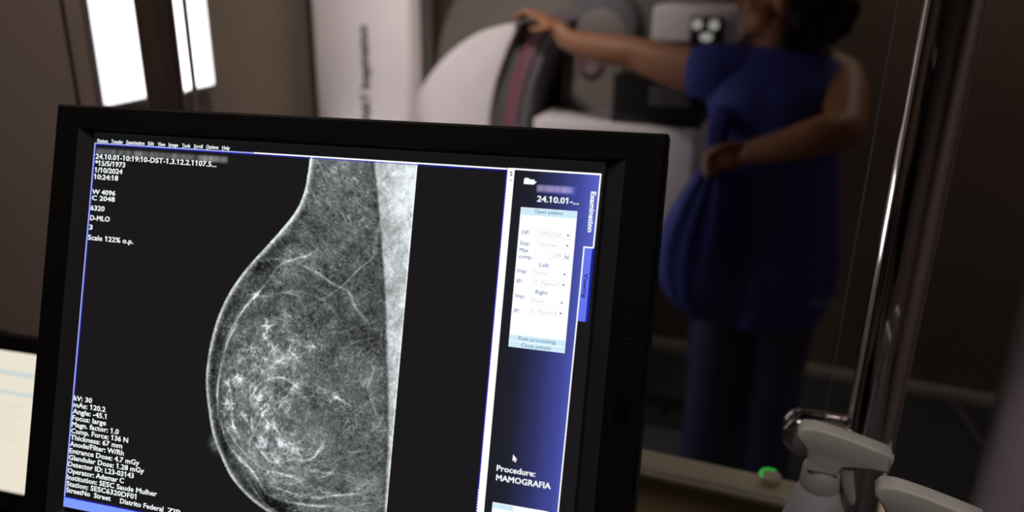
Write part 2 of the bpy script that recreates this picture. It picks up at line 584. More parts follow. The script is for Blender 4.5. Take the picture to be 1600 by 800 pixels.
# --- lettering
TEXT = [
    ('Patient', -201.9, 142.7, 10.0, 'W', 2.9), ('Transfer', -188.7, 142.8, 11.1, 'W', 2.9), ('Examination', -174.4, 142.9, 16.8, 'W', 2.9),
    ('Edit', -154.2, 143.0, 5.4, 'W', 2.9), ('View', -145.2, 143.0, 6.8, 'W', 2.9), ('Image', -135.2, 143.1, 8.4, 'W', 2.9),
    ('Tools', -123.2, 143.1, 7.3, 'W', 2.9), ('Scroll', -112.5, 143.2, 7.8, 'W', 2.9), ('Options', -101.5, 143.3, 10.7, 'W', 2.9), ('Help', -87.5, 143.3, 6.5, 'W', 2.9),
    ('24.10.01-10:19:10-DST-1.3.12.2.1107.5...', -202.3, 129.6, 111.1, 'W', 4.1), ('*15/5/1973', -202.3, 124.3, 28.4, 'W', 4.1),
    ('1/10/2024', -202.0, 118.8, 26.1, 'W', 4.1), ('10:24:18', -202.1, 113.4, 22.7, 'W', 4.1), ('W 4096', -202.6, 101.4, 21.8, 'W', 3.9),
    ('C 2048', -202.4, 96.5, 21.7, 'W', 3.9), ('6320', -202.9, 88.3, 13.2, 'W', 4.1), ('D-MLO', -202.5, 80.4, 18.6, 'W', 4.1),
    ('3', -202.7, 72.8, 3.1, 'W', 4.1), ('Scale 122% o.p.', -202.9, 64.7, 42.8, 'W', 4.1),
    ('kV: 30', -203.0, -64.5, 17.2, 'W', 4.1), ('mAs: 120.2', -203.0, -69.8, 30.6, 'W', 4.1), ('Angle: -45.1', -203.0, -75.1, 32.0, 'W', 4.1),
    ('Focus: large', -203.0, -80.3, 32.3, 'W', 4.1), ('Magn. factor: 1.0', -203.0, -85.5, 44.8, 'W', 4.1), ('Comp. Force: 136 N', -203.0, -90.8, 54.1, 'W', 4.1),
    ('Thickness: 67 mm', -203.0, -96.0, 49.2, 'W', 4.1), ('Anode/Filter: W/Rh', -203.0, -101.3, 51.1, 'W', 4.1), ('Entrance Dose: 4.7 mGy', -203.0, -106.8, 66.1, 'W', 4.1),
    ('Glandular Dose: 1.28 mGy', -203.0, -112.2, 71.0, 'W', 4.1), ('Detector ID: L23-03143', -203.0, -117.5, 62.1, 'W', 4.1), ('Operator: Ademar C', -203.0, -122.8, 53.5, 'W', 4.1),
    ('Institution: SESC Saude Mulher', -203.0, -128.1, 84.6, 'W', 4.1), ('Station: SESC6320DF01', -203.0, -133.3, 66.1, 'W', 4.1),
    ('StreetNo', -202.8, -138.4, 22.9, 'W', 4.1), ('Street', -176.0, -138.5, 15.7, 'W', 4.1), ('Distrito Federal', -151.3, -138.8, 39.7, 'W', 4.1),
    ('ZIP', -107.8, -138.9, 11.4, 'W', 4.1), ('24.10.01-...', 162.3, 121.2, 28.9, 'W', 4.2),
    ('Procedure:', 150.9, -65.6, 27.2, 'W', 4.1), ('MAMOGRAFIA', 151.1, -72.2, 38.4, 'W', 4.2),
    ('Open patient', 161.2, 113.2, 20.0, 'B', 2.7), ('OP:', 153.3, 98.2, 5.6, 'B', 2.9), ('Exp:', 153.3, 90.8, 6.6, 'B', 2.9),
    ('Max', 153.1, 86.0, 6.4, 'B', 2.9), ('comp:', 153.0, 81.6, 9.5, 'B', 2.9), ('N', 184.8, 83.7, 2.6, 'B', 2.9), ('Left', 168.1, 77.0, 6.6, 'B', 2.9),
    ('Imp:', 153.0, 71.7, 6.6, 'B', 2.9), ('IP:', 153.2, 64.5, 3.8, 'B', 2.9), ('Right', 166.8, 58.4, 8.6, 'B', 2.9), ('Imp:', 153.0, 54.4, 6.6, 'B', 2.9),
    ('IP:', 153.1, 44.1, 3.8, 'B', 2.9), ('Post processing', 157.9, 25.7, 26.0, 'B', 2.6), ('Close patient', 160.2, 21.3, 21.0, 'B', 2.6),
    ('OPDOSE', 165.3, 98.3, 16.3, 'F', 2.9), ('Opdose', 165.7, 91.3, 12.9, 'F', 2.9), ('200', 176.8, 84.5, 6.0, 'F', 2.9), ('None', 165.2, 71.5, 8.6, 'F', 2.9),
    ('C_Flavor1', 165.2, 64.7, 17.2, 'F', 2.9), ('None', 164.9, 52.4, 8.7, 'F', 2.9), ('C_Flavor1', 165.0, 45.0, 17.3, 'F', 2.9),
]


def text_geo(s, offset=0.0, spacing=1.0):
    cu = bpy.data.curves.new('lettering', 'FONT')
    cu.body = s
    cu.size = 1.0
    cu.offset = offset
    cu.resolution_u = 2
    cu.space_character = spacing
    ob = bpy.data.objects.new('lettering', cu)
    col.objects.link(ob)
    bpy.context.view_layer.update()
    me = bpy.data.meshes.new_from_object(ob.evaluated_get(bpy.context.evaluated_depsgraph_get()))
    v = np.empty(len(me.vertices) * 3)
    me.vertices.foreach_get('co', v)
    v = v.reshape(-1, 3)
    f = [tuple(p.vertices) for p in me.polygons]
    bpy.data.meshes.remove(me)
    bpy.data.objects.remove(ob)
    bpy.data.curves.remove(cu)
    return v, f


CAP = 0.73


def build_text(name, items, m, z, parent):
    for v, f in items:
        v = v.copy()
        v[:, 2] += z
        me = bpy.data.meshes.new(name)
        me.from_pydata(v.tolist(), [], f)
        obj(name, me, m, parent, smooth=False)


def add_flags(s, v, f):
    """give every digit 1 its slanted flag"""
    n = len(v)
    ex_v, ex_f = [], []
    for i, ch in enumerate(s):
        if ch == '1':
            xr = text_geo(s[:i + 1])[0][:, 0].max()
            ex_f.append(tuple(n + len(ex_v) + k for k in range(4)))
            ex_v += [(xr - 0.04, CAP, 0), (xr - 0.04, CAP - 0.13, 0), (xr - 0.22, CAP - 0.24, 0), (xr - 0.22, CAP - 0.13, 0)][::-1]
    if ex_v:
        v = np.vstack([v, np.array(ex_v)])
        f = f + ex_f
    return v, f


def embolden(q, f, dx, dy):
    """thicker strokes: the same outline laid over itself, slightly shifted"""
    n = len(q)
    V, Fc = [], []
    for k, (sx_, sy_) in enumerate(((-1, -1), (1, -1), (1, 1), (-1, 1))):
        V.append(q + np.array([sx_ * dx, sy_ * dy, k * 2e-6]))
        Fc += [tuple(i + k * n for i in p) for p in f]
    return np.vstack(V), Fc


groups = {'W': [], 'B': [], 'F': [], 'navytext': []}
for s, x, y, wd, cc, cap in TEXT:
    off = {'W': 0.00016 if cap > 3 else 0.0001, 'B': 0.00005, 'F': 0.00002}[cc]
    v, f = text_geo(s)
    v, f = add_flags(s, v, f)
    x0, x1 = v[:, 0].min(), v[:, 0].max()
    q = np.zeros_like(v)
    q[:, 0] = (x + (v[:, 0] - x0) / (x1 - x0) * wd) / 1000
    q[:, 1] = (y + v[:, 1] / CAP * cap) / 1000
    q, f = embolden(q, f, off, off * 0.6)
    if cap == 2.9 and cc == 'W':  # underlined access letter of each menu
        u0, u1 = x, x + wd / max(5, len(s)) * 1.2
        f = f + [tuple(len(q) + k for k in range(4))]
        q = np.vstack([q, np.array([[u0, y - .75, 0], [u1, y - .75, 0], [u1, y - .4, 0], [u0, y - .4, 0]]) / 1000])
    groups[cc].append((q, f))


def vert_text(s, x, ytop, length, cap, cc, off):
    v, f = text_geo(s)
    x0, x1 = v[:, 0].min(), v[:, 0].max()
    q = np.zeros_like(v)
    q[:, 1] = (ytop - (v[:, 0] - x0) / (x1 - x0) * length) / 1000
    q[:, 0] = (x + v[:, 1] / CAP * cap) / 1000
    q, f = embolden(q, f, off, off)
    groups[cc].append((q, f))


vert_text('Examination', 199.0, 130.4, 27.0, 3.5, 'W', 0.00018)
vert_text('Viewing', 199.3, 75.4, 16.4, 2.9, 'navytext', 0.00006)
build_text('text_line', groups['W'], E_['W'], 0.00055, screen)
build_text('form_text_line', groups['B'], E_['B'], 0.00055, screen)
build_text('faint_text_line', groups['F'], E_['F'], 0.00055, screen)
build_text('tab_text_line', groups['navytext'], E_['navytext'], 0.00055, screen)


# --- x-ray image and softened name lines as vertex coloured sheets
def sheet(name, X, Y, G, z, mask=None, mm=True, rgb=(1, 1, 1), parent=None):
    """X,Y 1-d grids in mm, G sRGB values 0..1 on the grid (ny,nx) or (ny,nx,3)"""
    ny, nx = len(Y), len(X)
    XX, YY = np.meshgrid(X, Y)
    co = np.stack([XX / 1000, YY / 1000, np.full_like(XX, z / 1000)], -1).reshape(-1, 3)
    ii = np.arange(ny * nx).reshape(ny, nx)
    f = np.stack([ii[:-1, :-1], ii[:-1, 1:], ii[1:, 1:], ii[1:, :-1]], -1).reshape(-1, 4)
    if mask is not None:
        mk = mask.reshape(-1)
        keep = mk[f].all(1)
        f = f[keep]
        used = np.zeros(ny * nx, bool)
        used[f.ravel()] = True
        remap = np.cumsum(used) - 1
        co = co[used]
        f = remap[f]
    else:
        used = np.ones(ny * nx, bool)
    if Y[1] < Y[0]:
        f = f[:, ::-1]
    me = bpy.data.meshes.new(name)
    me.vertices.add(len(co))
    me.vertices.foreach_set('co', co.ravel())
    me.loops.add(f.size)
    me.loops.foreach_set('vertex_index', f.ravel().astype(np.int32))
    me.polygons.add(len(f))
    me.polygons.foreach_set('loop_start', np.arange(0, f.size, 4, dtype=np.int32))
    me.polygons.foreach_set('loop_total', np.full(len(f), 4, dtype=np.int32))
    me.update(calc_edges=True)
    if G.ndim == 2:
        G = np.stack([G * rgb[0], G * rgb[1], G * rgb[2]], -1)
    c = lin(np.clip(G, 0, 1.1) * 255).reshape(-1, 3)[used]
    at = me.color_attributes.new('Col', 'FLOAT_COLOR', 'POINT')
    at.data.foreach_set('color', np.concatenate([c, np.ones((len(c), 1))], 1).astype(np.float32).ravel())
    return obj(name, me, emit_attr(name + ' emission'), parent or screen, smooth=False)


rng = np.random.default_rng(11)
random.seed(4)
STEP = 0.32
GX = np.arange(-90, 76, STEP)
GY = np.arange(142.4, -142.8, -STEP)
NX, NY = len(GX), len(GY)
kx = np.fft.rfftfreq(NX, STEP)
ky = np.fft.fftfreq(NY, STEP)


def blur(a, s):
    g = np.exp(-2 * (math.pi * s) ** 2 * (kx[None, :] ** 2 + ky[:, None] ** 2))
    return np.fft.irfft2(np.fft.rfft2(a) * g, s=a.shape)


def fnoise(s):
    n = blur(rng.standard_normal((NY, NX)), s)
    return n / n.std()


def splat(layer, pts, wt):
    pts = np.asarray(pts)
    x = (pts[:, 0] - GX[0]) / STEP
    y = (GY[0] - pts[:, 1]) / STEP
    i, j = np.floor(x).astype(int), np.floor(y).astype(int)
    fx, fy = x - i, y - j
    ok = (i >= 0) & (i < NX - 1) & (j >= 0) & (j < NY - 1)
    i, j, fx, fy = i[ok], j[ok], fx[ok], fy[ok]
    wt = np.broadcast_to(wt, len(pts))[ok]
    np.add.at(layer, (j, i), wt * (1 - fx) * (1 - fy))
    np.add.at(layer, (j, i + 1), wt * fx * (1 - fy))
    np.add.at(layer, (j + 1, i), wt * (1 - fx) * fy)
    np.add.at(layer, (j + 1, i + 1), wt * fx * fy)


def resample(pts, d=0.2):
    P = spline(pts, 24)
    s = np.concatenate([[0], np.cumsum(np.linalg.norm(np.diff(P, axis=0), axis=1))])
    t = np.arange(0, s[-1], d)
    return np.stack([np.interp(t, s, P[:, 0]), np.interp(t, s, P[:, 1])], 1)


OUTL = [(-13.1, 142.4), (-14.2, 125.2), (-16.2, 113.2), (-21.3, 100.9), (-31.2, 87.3), (-43.3, 72.8), (-54.5, 59.7), (-64.2, 46.7), (-72.3, 32.8), (-79.0, 15.9),
        (-82.5, 0.8), (-84.7, -16.6), (-84.4, -36.2), (-80.2, -55.3), (-74.4, -74.1), (-65.5, -89.8), (-55.9, -103.0), (-43.8, -113.1), (-32.2, -119.9), (-20.9, -124.7), (-7.1, -129.5), (11.8, -134.5), (34, -139.5), (52, -144)]
skin_line = resample(OUTL, 0.25)
# distance from the skin line, inside mask (scan by rows: skin line is single valued in y except at its ends)
XX, YY = np.meshgrid(GX, GY)
dist = np.full((NY, NX), 1e9)
sub = skin_line[::6]
for k in range(0, len(sub), 8):
    d2 = (XX[..., None] - sub[k:k + 8, 0]) ** 2 + (YY[..., None] - sub[k:k + 8, 1]) ** 2
    dist = np.minimum(dist, d2.min(-1))
dist = np.sqrt(dist)
order = np.argsort(skin_line[:, 1])
xs = np.interp(GY, skin_line[order, 1], skin_line[order, 0])
inside = XX >= xs[:, None]
sd = np.where(inside, dist, -dist)
film_right = 72.6
pec_x = np.interp(-GY, [-142, -119.7, -83.2, -42.2, -1.3, 25.9, 60, 145], [38.7, 43.6, 50.6, 57.5, 62.5, 66.3, 69.3, 72.6])
pec = 1 / (1 + np.exp(-(XX - pec_x[:, None]) / 0.5))

CEN = np.array([-8.0, -40.0])
rr = np.hypot((XX - CEN[0]) / 1.0, (YY - CEN[1]) / 1.05)
gland = np.exp(-(rr / 62) ** 4) * (1 / (1 + np.exp((XX - 30) / 14)))
tissue = np.full((NY, NX), 0.0)

# broad tone
tone = 0.36 + 0.022 * fnoise(9) + 0.022 * fnoise(3.0) + 0.05 * gland
tone += 0.05 * np.exp(-((YY - 150) / 60) ** 2)
tone -= 0.08 * np.exp(-(sd / 9.0) ** 2)               # thin fat under the skin reads darker
cap = 1 / (1 + np.exp((sd - 12) / 2.0)) / (1 + np.exp((YY - 34) / 8))
tone -= 0.10 * cap
tone += -0.05 * np.exp(-(((XX + 45) / 24) ** 2 + ((YY - 62) / 14) ** 2)) - 0.05 * np.exp(-(((XX + 50) / 14) ** 2 + ((YY + 62) / 9) ** 2))
tone -= 0.08 * np.exp(-(((XX + 20) / 26) ** 2 + ((YY + 116) / 7) ** 2))
fine = 0.020 * fnoise(0.4) + 0.020 * fnoise(0.8)


def web(s, wid, ang=None, ratio=2.2):
    """thin bright ridges of a noise field"""
    n = rng.standard_normal((NY, NX))
    if ang is None:
        n = blur(n, s)
    else:
        c_, s_ = math.cos(ang), math.sin(ang)
        u_ = kx[None, :] * c_ - ky[:, None] * s_
        v_ = kx[None, :] * s_ + ky[:, None] * c_
        n = np.fft.irfft2(np.fft.rfft2(n) * np.exp(-2 * (math.pi * s) ** 2 * (u_ ** 2 * ratio ** 2 + v_ ** 2)), s=n.shape)
    n /= n.std()
    return np.exp(-(n / wid) ** 2)


gl_left = np.exp(-(((XX + 34) / 34) ** 2 + ((YY + 42) / 54) ** 2))
up = 1 / (1 + np.exp(-(YY - 45) / 12))
low = 1 / (1 + np.exp((YY + 78) / 9)) * (1 - gl_left * 0.4)
rest = np.clip(1 - up - low, 0, 1)
net = up * (0.5 * web(0.9, .30, 2.75, 2.6) + 0.5 * web(1.5, .22, 2.5, 2.2)) + low * (0.5 * web(0.9, .30, 0.30, 3.0) + 0.5 * web(1.6, .22, 0.25, 2.8)) \
    + rest * (0.5 * web(0.9, .30) + 0.5 * web(1.7, .2))
net = net * (0.55 + 0.5 * np.clip(blur(rng.standard_normal((NY, NX)), 4) * 18, -1, 1))
coarse = web(3.2, .16, 1.9, 1.9) + web(2.3, .17, 0.9, 1.8)
coarse = blur(coarse, 0.45) * np.clip(0.5 + 9 * blur(rng.standard_normal((NY, NX)), 5) * 2.2, 0, 1.2)

l1 = np.zeros((NY, NX))
l2 = np.zeros((NY, NX))


def strand(x, y, a, length, bend, wt, layer):
    n = int(length / 0.2)
    t = np.linspace(0, 1, n)
    ang = a + bend * (t - 0.5) + 0.45 * np.sin(t * rng.uniform(4, 9) + rng.uniform(0, 6))
    px = x + np.cumsum(np.cos(ang)) * 0.2
    py = y + np.cumsum(np.sin(ang)) * 0.2
    splat(layer, np.stack([px, py], 1), wt * np.sin(t * math.pi) ** 0.6)


for k in range(1500):        # overall netting
    x, y = rng.uniform(-86, 73), rng.uniform(-142, 142)
    if x > 38 and y < 40: a = rng.normal(0.35, 0.7)
    elif y > 60: a = rng.normal(2.7, 0.8)
    elif y < -70: a = rng.normal(0.25, 0.45)
    else: a = rng.uniform(0, math.pi)
    strand(x, y, a, rng.uniform(3, 12), rng.normal(0, 0.8), rng.uniform(0.15, 0.6), l1)
for k in range(230):         # strands running with the outline in the front half
    th = rng.uniform(0.6 * math.pi, 1.6 * math.pi)
    R = rng.uniform(26, 68)
    x, y = 5 + R * math.cos(th), CEN[1] + 1.15 * R * math.sin(th)
    strand(x, y, th + math.pi / 2 + rng.normal(0, 0.45), rng.uniform(4, 18), rng.normal(0.4, 0.7), rng.uniform(0.3, 1.0), l1 if rng.random() < .6 else l2)
for k in range(130):         # long strands lower right
    x, y = rng.uniform(-30, 60), rng.uniform(-138, -64)
    strand(x, y, 0.22 + rng.normal(0, 0.2), rng.uniform(12, 40), 0.35, rng.uniform(0.25, 0.7), l1)
for k in range(150):         # arcs in the upper tail
    x, y = rng.uniform(-60, 38), rng.uniform(40, 138)
    strand(x, y, 2.75 + rng.normal(0, 0.3), rng.uniform(6, 22), -0.5, rng.uniform(0.25, 0.7), l1)
BL = [((-34.7, 13.5), 3.5, .22), ((-22.3, 24.4), 3, .12), ((-27.7, -2.5), 3, .24), ((-14.2, -3.3), 4, .16), ((-40.2, -40.1), 4, .2), ((-15.6, -70.3), 6, .26),
      ((-4.7, -73.4), 5, .18), ((-31.5, -72.6), 5, .16), ((-47.3, 36.3), 1.8, .30), ((1.0, 3.3), 4, .1), ((-53.9, -12.9), 4, .14), ((-62.2, -48.7), 3, .2), ((-18.2, -84.2), 4.5, .3),
      ((-31.2, -48.5), 4, .14), ((-8, -27), 3, .2), ((-56, -28), 3, .18), ((-24, -60), 5, .16), ((26, -32), 3, .14), ((-66, -34), 2.5, .2), ((-50, -56), 3, .16), ((-38, 4), 3, .16), ((-60, -66), 4, .18), ((-20, -40), 4, .12)]
for (bx, by), s_, a_ in BL:   # spiculated nodes
    for q_ in range(12):
        an = rng.uniform(0, 2 * math.pi)
        strand(bx, by, an, rng.uniform(3, 10), rng.normal(0, .6), rng.uniform(.6, 1.5) * (0.6 + a_ * 2.5), l1)

curves = dict(
    A=([(-67.3, 5.0), (-57.5, 23.1), (-47.3, 36.3), (-38.6, 47.2), (-32.1, 57.9), (-23.5, 63.5), (-7.1, 69.3), (-0.2, 74.1), (8.2, 78.6)], 1.1),
    A2=([(-70.5, -8), (-67.3, 5.0), (-57.5, 23.1), (-47.3, 36.3), (-38, 48)], 1.3),
    B=([(-51.2, 59.6), (-38.6, 64.1), (-21.4, 63.7), (-4.6, 59.5), (14.6, 50.5), (28.0, 45.3), (36.3, 33.0), (53.3, 18.7)], 1.0),
    B2=([(-10, 61), (2, 57), (14.6, 50.5), (22, 48)], 0.9),
    D=([(-59.5, 15.6), (-68.2, -1.9), (-72.3, -22.4), (-73.3, -40.6), (-70.9, -58.9)], 2.0),
    E=([(-45.4, -42.8), (-36.5, -28.6), (-20.8, -23.2), (-8.7, -26.9)], 1.4),
    F=([(4.6, -23.3), (25.2, -31.4), (41.1, -38.1)], 1.2),
    G=([(-40.2, -72.5), (-22.6, -86.2), (-5.4, -81.6), (10.1, -79.2), (20.4, -62.1)], 1.5),
    H=([(-20.8, -104.1), (9.2, -107.7), (32.1, -102.5), (57.9, -96.4)], 1.5),
    I=([(-55.8, -82.0), (-36.1, -97.4), (-20.1, -111.2), (13.4, -113.2), (38.4, -109.0)], 1.6),
    J=([(9.3, -87.4), (20, -88), (30.6, -86.9)], 1.3),
    K=([(-70, -58), (-62, -76), (-48, -90), (-38, -94)], 1.4),
    Lc=([(-62, -8), (-48, -6), (-30, -12), (-12, -8), (6, -14)], 0.9),
    N=([(-66, -30), (-60, -46), (-58, -62), (-50, -74)], 1.4),
    O=([(-38, -40), (-42, -54), (-40, -70)], 1.2),
    P=([(-44, -100), (-20, -121), (10, -124), (30, -122)], 1.2),
    Q=([(48, -2), (53, -8), (50, -20), (54, -32), (62, -46)], 0.9),
    S=([(-46, 35), (-38, 36), (-24, 40), (-8, 38)], 0.9),
    T=([(-30, 40), (-10, 42), (10, 36), (24, 24)], 0.6),
    U=([(-60, 30), (-57, 44), (-52, 58)], 0.7),
    V=([(-66, -64), (-50, -80), (-30, -92), (-10, -94), (10, -96)], 1.3))
for nme, (pp, wt) in curves.items():
    P = resample(pp, 0.2)
    kk = np.arange(0, len(P) + 8, 8)
    P = P + np.stack([np.interp(np.arange(len(P)), kk, rng.normal(0, 0.22, len(kk))) for _ in range(2)], 1)
    w_ = wt * (0.7 + 0.3 * np.sin(np.linspace(0, 9, len(P)) + len(nme))) * np.clip(np.sin(np.linspace(0.08, math.pi - .08, len(P))) * 1.6, 0, 1)
    splat(l2, P, w_)
    splat(l1, P, w_ * 0.5)
vessel = np.zeros((NY, NX))
for dx in np.linspace(-1.1, 1.1, 5):
    P = resample([(52, 108), (49, 101), (47.5, 95.9), (45.5, 84), (44.6, 72.9), (33.5, 62.1), (20.5, 47.8), (3.5, 36.2), (-4, 32)], 0.2) + np.array([dx, dx * 0.9])
    splat(vessel, P, (1.0 if abs(dx) > 1 else 0.45) * np.linspace(1.2, 0.5, len(P)))
fib1 = blur(l1, 0.30) * 0.17
fib1 = fib1 - blur(fib1, 12) * 0.8
fib2 = blur(l2, 0.75) * 0.56
vs = blur(vessel, 0.4) * 0.13
blobs = np.zeros((NY, NX))
for (bx, by), s_, a_ in BL:
    blobs += a_ * np.exp(-(((XX - bx) / s_) ** 2 + ((YY - by) / (s_ * .8)) ** 2))
patch = np.clip(fnoise(2.2) * 0.6 + fnoise(1.0) * 0.5 + 0.1, 0, None)
G = tone + fine + 0.24 * (net - 0.25) + fib1 + fib2 + vs + blobs * (0.35 + 0.5 * patch) + 0.25 * coarse * gl_left + 0.07 * patch * gl_left - 0.05 * gl_left
gspeck = np.zeros((NY, NX))
splat(gspeck, np.array([(-12.5, 3.0), (-47, 36.5), (-46.5, 36.2), (26, 49.8), (38, -52)]), 1.0)
G += np.clip(blur(gspeck, 0.35) * 0.9, 0, .5)
# pectoral wedge
pn = 0.63 + 0.02 * fnoise(0.45) + 0.03 * fnoise(1.2) + 0.03 * fnoise(5) + 0.06 * (XX - pec_x[:, None]) / 20 + fib1 * 0.8 + 0.05 * (web(0.9, .35, 0.9, 2.4) + web(1.4, .25, 2.4, 2.4) - 0.4)
G = G * (1 - pec) + pn * pec
G = G - 0.05 * np.exp(-((XX - pec_x[:, None] + 1.6) / 1.6) ** 2) * (pec < .9)
# bright skin line
G += 0.40 * np.exp(-((sd - 1.5) / 1.3) ** 2) + 0.14 * np.exp(-((sd - 3.2) / 2.0) ** 2)
G += 0.10 * np.exp(-((XX - film_right + .6) / .6) ** 2)
# nipple outside the skin line
nu = (XX + 71.6) * 0.87 + (YY + 80.5) * 0.5
nv = -(XX + 71.6) * 0.5 + (YY + 80.5) * 0.87
nip = np.exp(-((nu / 4.4) ** 2 + (nv / 6.0) ** 2) ** 1.3) * (0.8 + 0.2 * np.sin(nv * 1.3))
nmask = (nip > 0.03) & ~inside
Gn = 0.11 + 0.34 * nip
fade = np.clip((sd + 0.25) / 0.6, 0, 1)
G = np.where(inside, G, Gn)
mask = (inside | nmask) & (XX <= film_right)
G = np.where(inside, (G - 0.36) * 1.32 + 0.41 + 0.075 * gl_left, G)
G = np.clip(G, 0.08, 0.98)
sheet('mammogram', GX, GY, G, 0.18, mask, rgb=(0.965, 0.995, 1.0))

# softened lines of the blanked-out name
sx_ = np.arange(-203, -81, 0.8)
sy_ = np.arange(139.8, 131.6, -0.6)
env = np.exp(-((sy_ - 135.6) / 2.6) ** 4)[:, None]
vv = np.convolve(rng.random(len(sx_)), np.hanning(9) / 4, 'same')
Gs = 0.105 + env * (0.10 + 0.62 * np.clip(vv - 0.15, 0, 1) * np.linspace(0.6, 1.0, len(sx_)))[None, :]
sheet('blurred_line', sx_, sy_, Gs, 0.16)
sx_ = np.arange(161.0, 189.5, 0.8)
sy_ = np.arange(133.2, 127.0, -0.6)
env = (np.exp(-((sy_ - 130.4) / 2.4) ** 4)[:, None]) * np.clip(1.15 - ((sx_ - 172) / 15) ** 4, 0, 1)[None, :]
vv = np.convolve(rng.random(len(sx_)), np.hanning(9) / 4, 'same')[None, :]
base_ = np.array([50, 54, 105]) / 255 + np.linspace(0, 1, len(sx_))[None, :, None] * np.array([25, 28, 65]) / 255
Gs = base_ + (env * (0.15 + 0.55 * vv))[..., None] * np.array([0.85, 0.7, 0.5])
sheet('blurred_line', sx_, sy_, Gs, 0.2)

# ------------------------------------------------------------------ second monitor
R2 = Euler((math.radians(-20.5 + 90), 0, 0)).to_matrix()
m2 = thing('monitor', 'second black monitor with a cream page on it, half hidden behind the big monitor', 'monitor', (-0.97, 0.62, DZ))
n_ = MB.to_3x3() @ Vector((0, 0, 1))
M2 = MB.copy()
TR2 = Vector((-0.812, 0.618, 1.193))   # top right corner of the lit page
SW, SH = 0.30, 0.166
ax, ay, az = (MB.to_3x3() @ Vector(v) for v in ((1, 0, 0), (0, 1, 0), (0, 0, 1)))
ctr = TR2 - ax * (SW / 2) - ay * (SH / 2)
M2.translation = ctr
PI2 = Matrix.Translation((0.97, -0.62, -DZ))


def m2part(name, bm, m, parent=None, **k):
    o = obj(name, bm, m, parent or m2, **k)
    if parent is None:
        o.matrix_local = PI2 @ M2
    return o


O2 = (-SW / 2 - .012, SW / 2 + .004, -SH / 2 - .022, SH / 2 + .0175)
bm = bmesh.new()
rect_ring(bm, O2, -0.01, O2, 0.002)
rect_ring(bm, O2, 0.002, (-SW / 2, SW / 2, -SH / 2, SH / 2), 0.002)
rect_ring(bm, (-SW / 2, SW / 2, -SH / 2, SH / 2), 0.002, (-SW / 2, SW / 2, -SH / 2, SH / 2), -0.001)
bmesh.ops.remove_doubles(bm, verts=bm.verts[:], dist=1e-5)
m2part('bezel', bm, M['blackplastic'], smooth=False)
m2part('back_housing', box(O2[0] + .001, O2[1] - .001, O2[2] + .001, O2[3] - .001, -0.035, -0.004, 0.008), M['blackplastic'])
s2 = m2part('screen', box(-SW / 2, SW / 2, -SH / 2, SH / 2, -0.003, 0.0), emit('cream page', (236, 228, 208)), smooth=False)
band_m = emit('page band', (205, 216, 214))
for y0, y1, x0, x1 in ((0.054, 0.060, -0.15, 0.15), (0.0315, 0.036, -0.15, 0.15)):
    bm = bmesh.new()
    quad(bm, x0 * 1000, x1 * 1000, y0 * 1000, y1 * 1000, 0.2)
    obj('page_band', bm, band_m, s2, smooth=False)
row_m = emit('page text', (214, 206, 190))
for k in range(11):
    bm = bmesh.new()
    yy = 20 - k * 4.2
    quad(bm, 60, 132 - (k % 3) * 8, yy, yy + 0.8, 0.2)
    quad(bm, 20, 52, yy, yy + 0.8, 0.2)
    obj('page_text_row', bm, row_m, s2, smooth=False)
obj('stand_base', box(-0.1, 0.1, -0.05, 0.1, 0, 0.012, 0.004), M['blackplastic'], m2)
obj('stand_neck', box(-0.025, 0.025, 0.045, 0.065, 0.008, 0.20, 0.006), M['blackplastic'], m2)


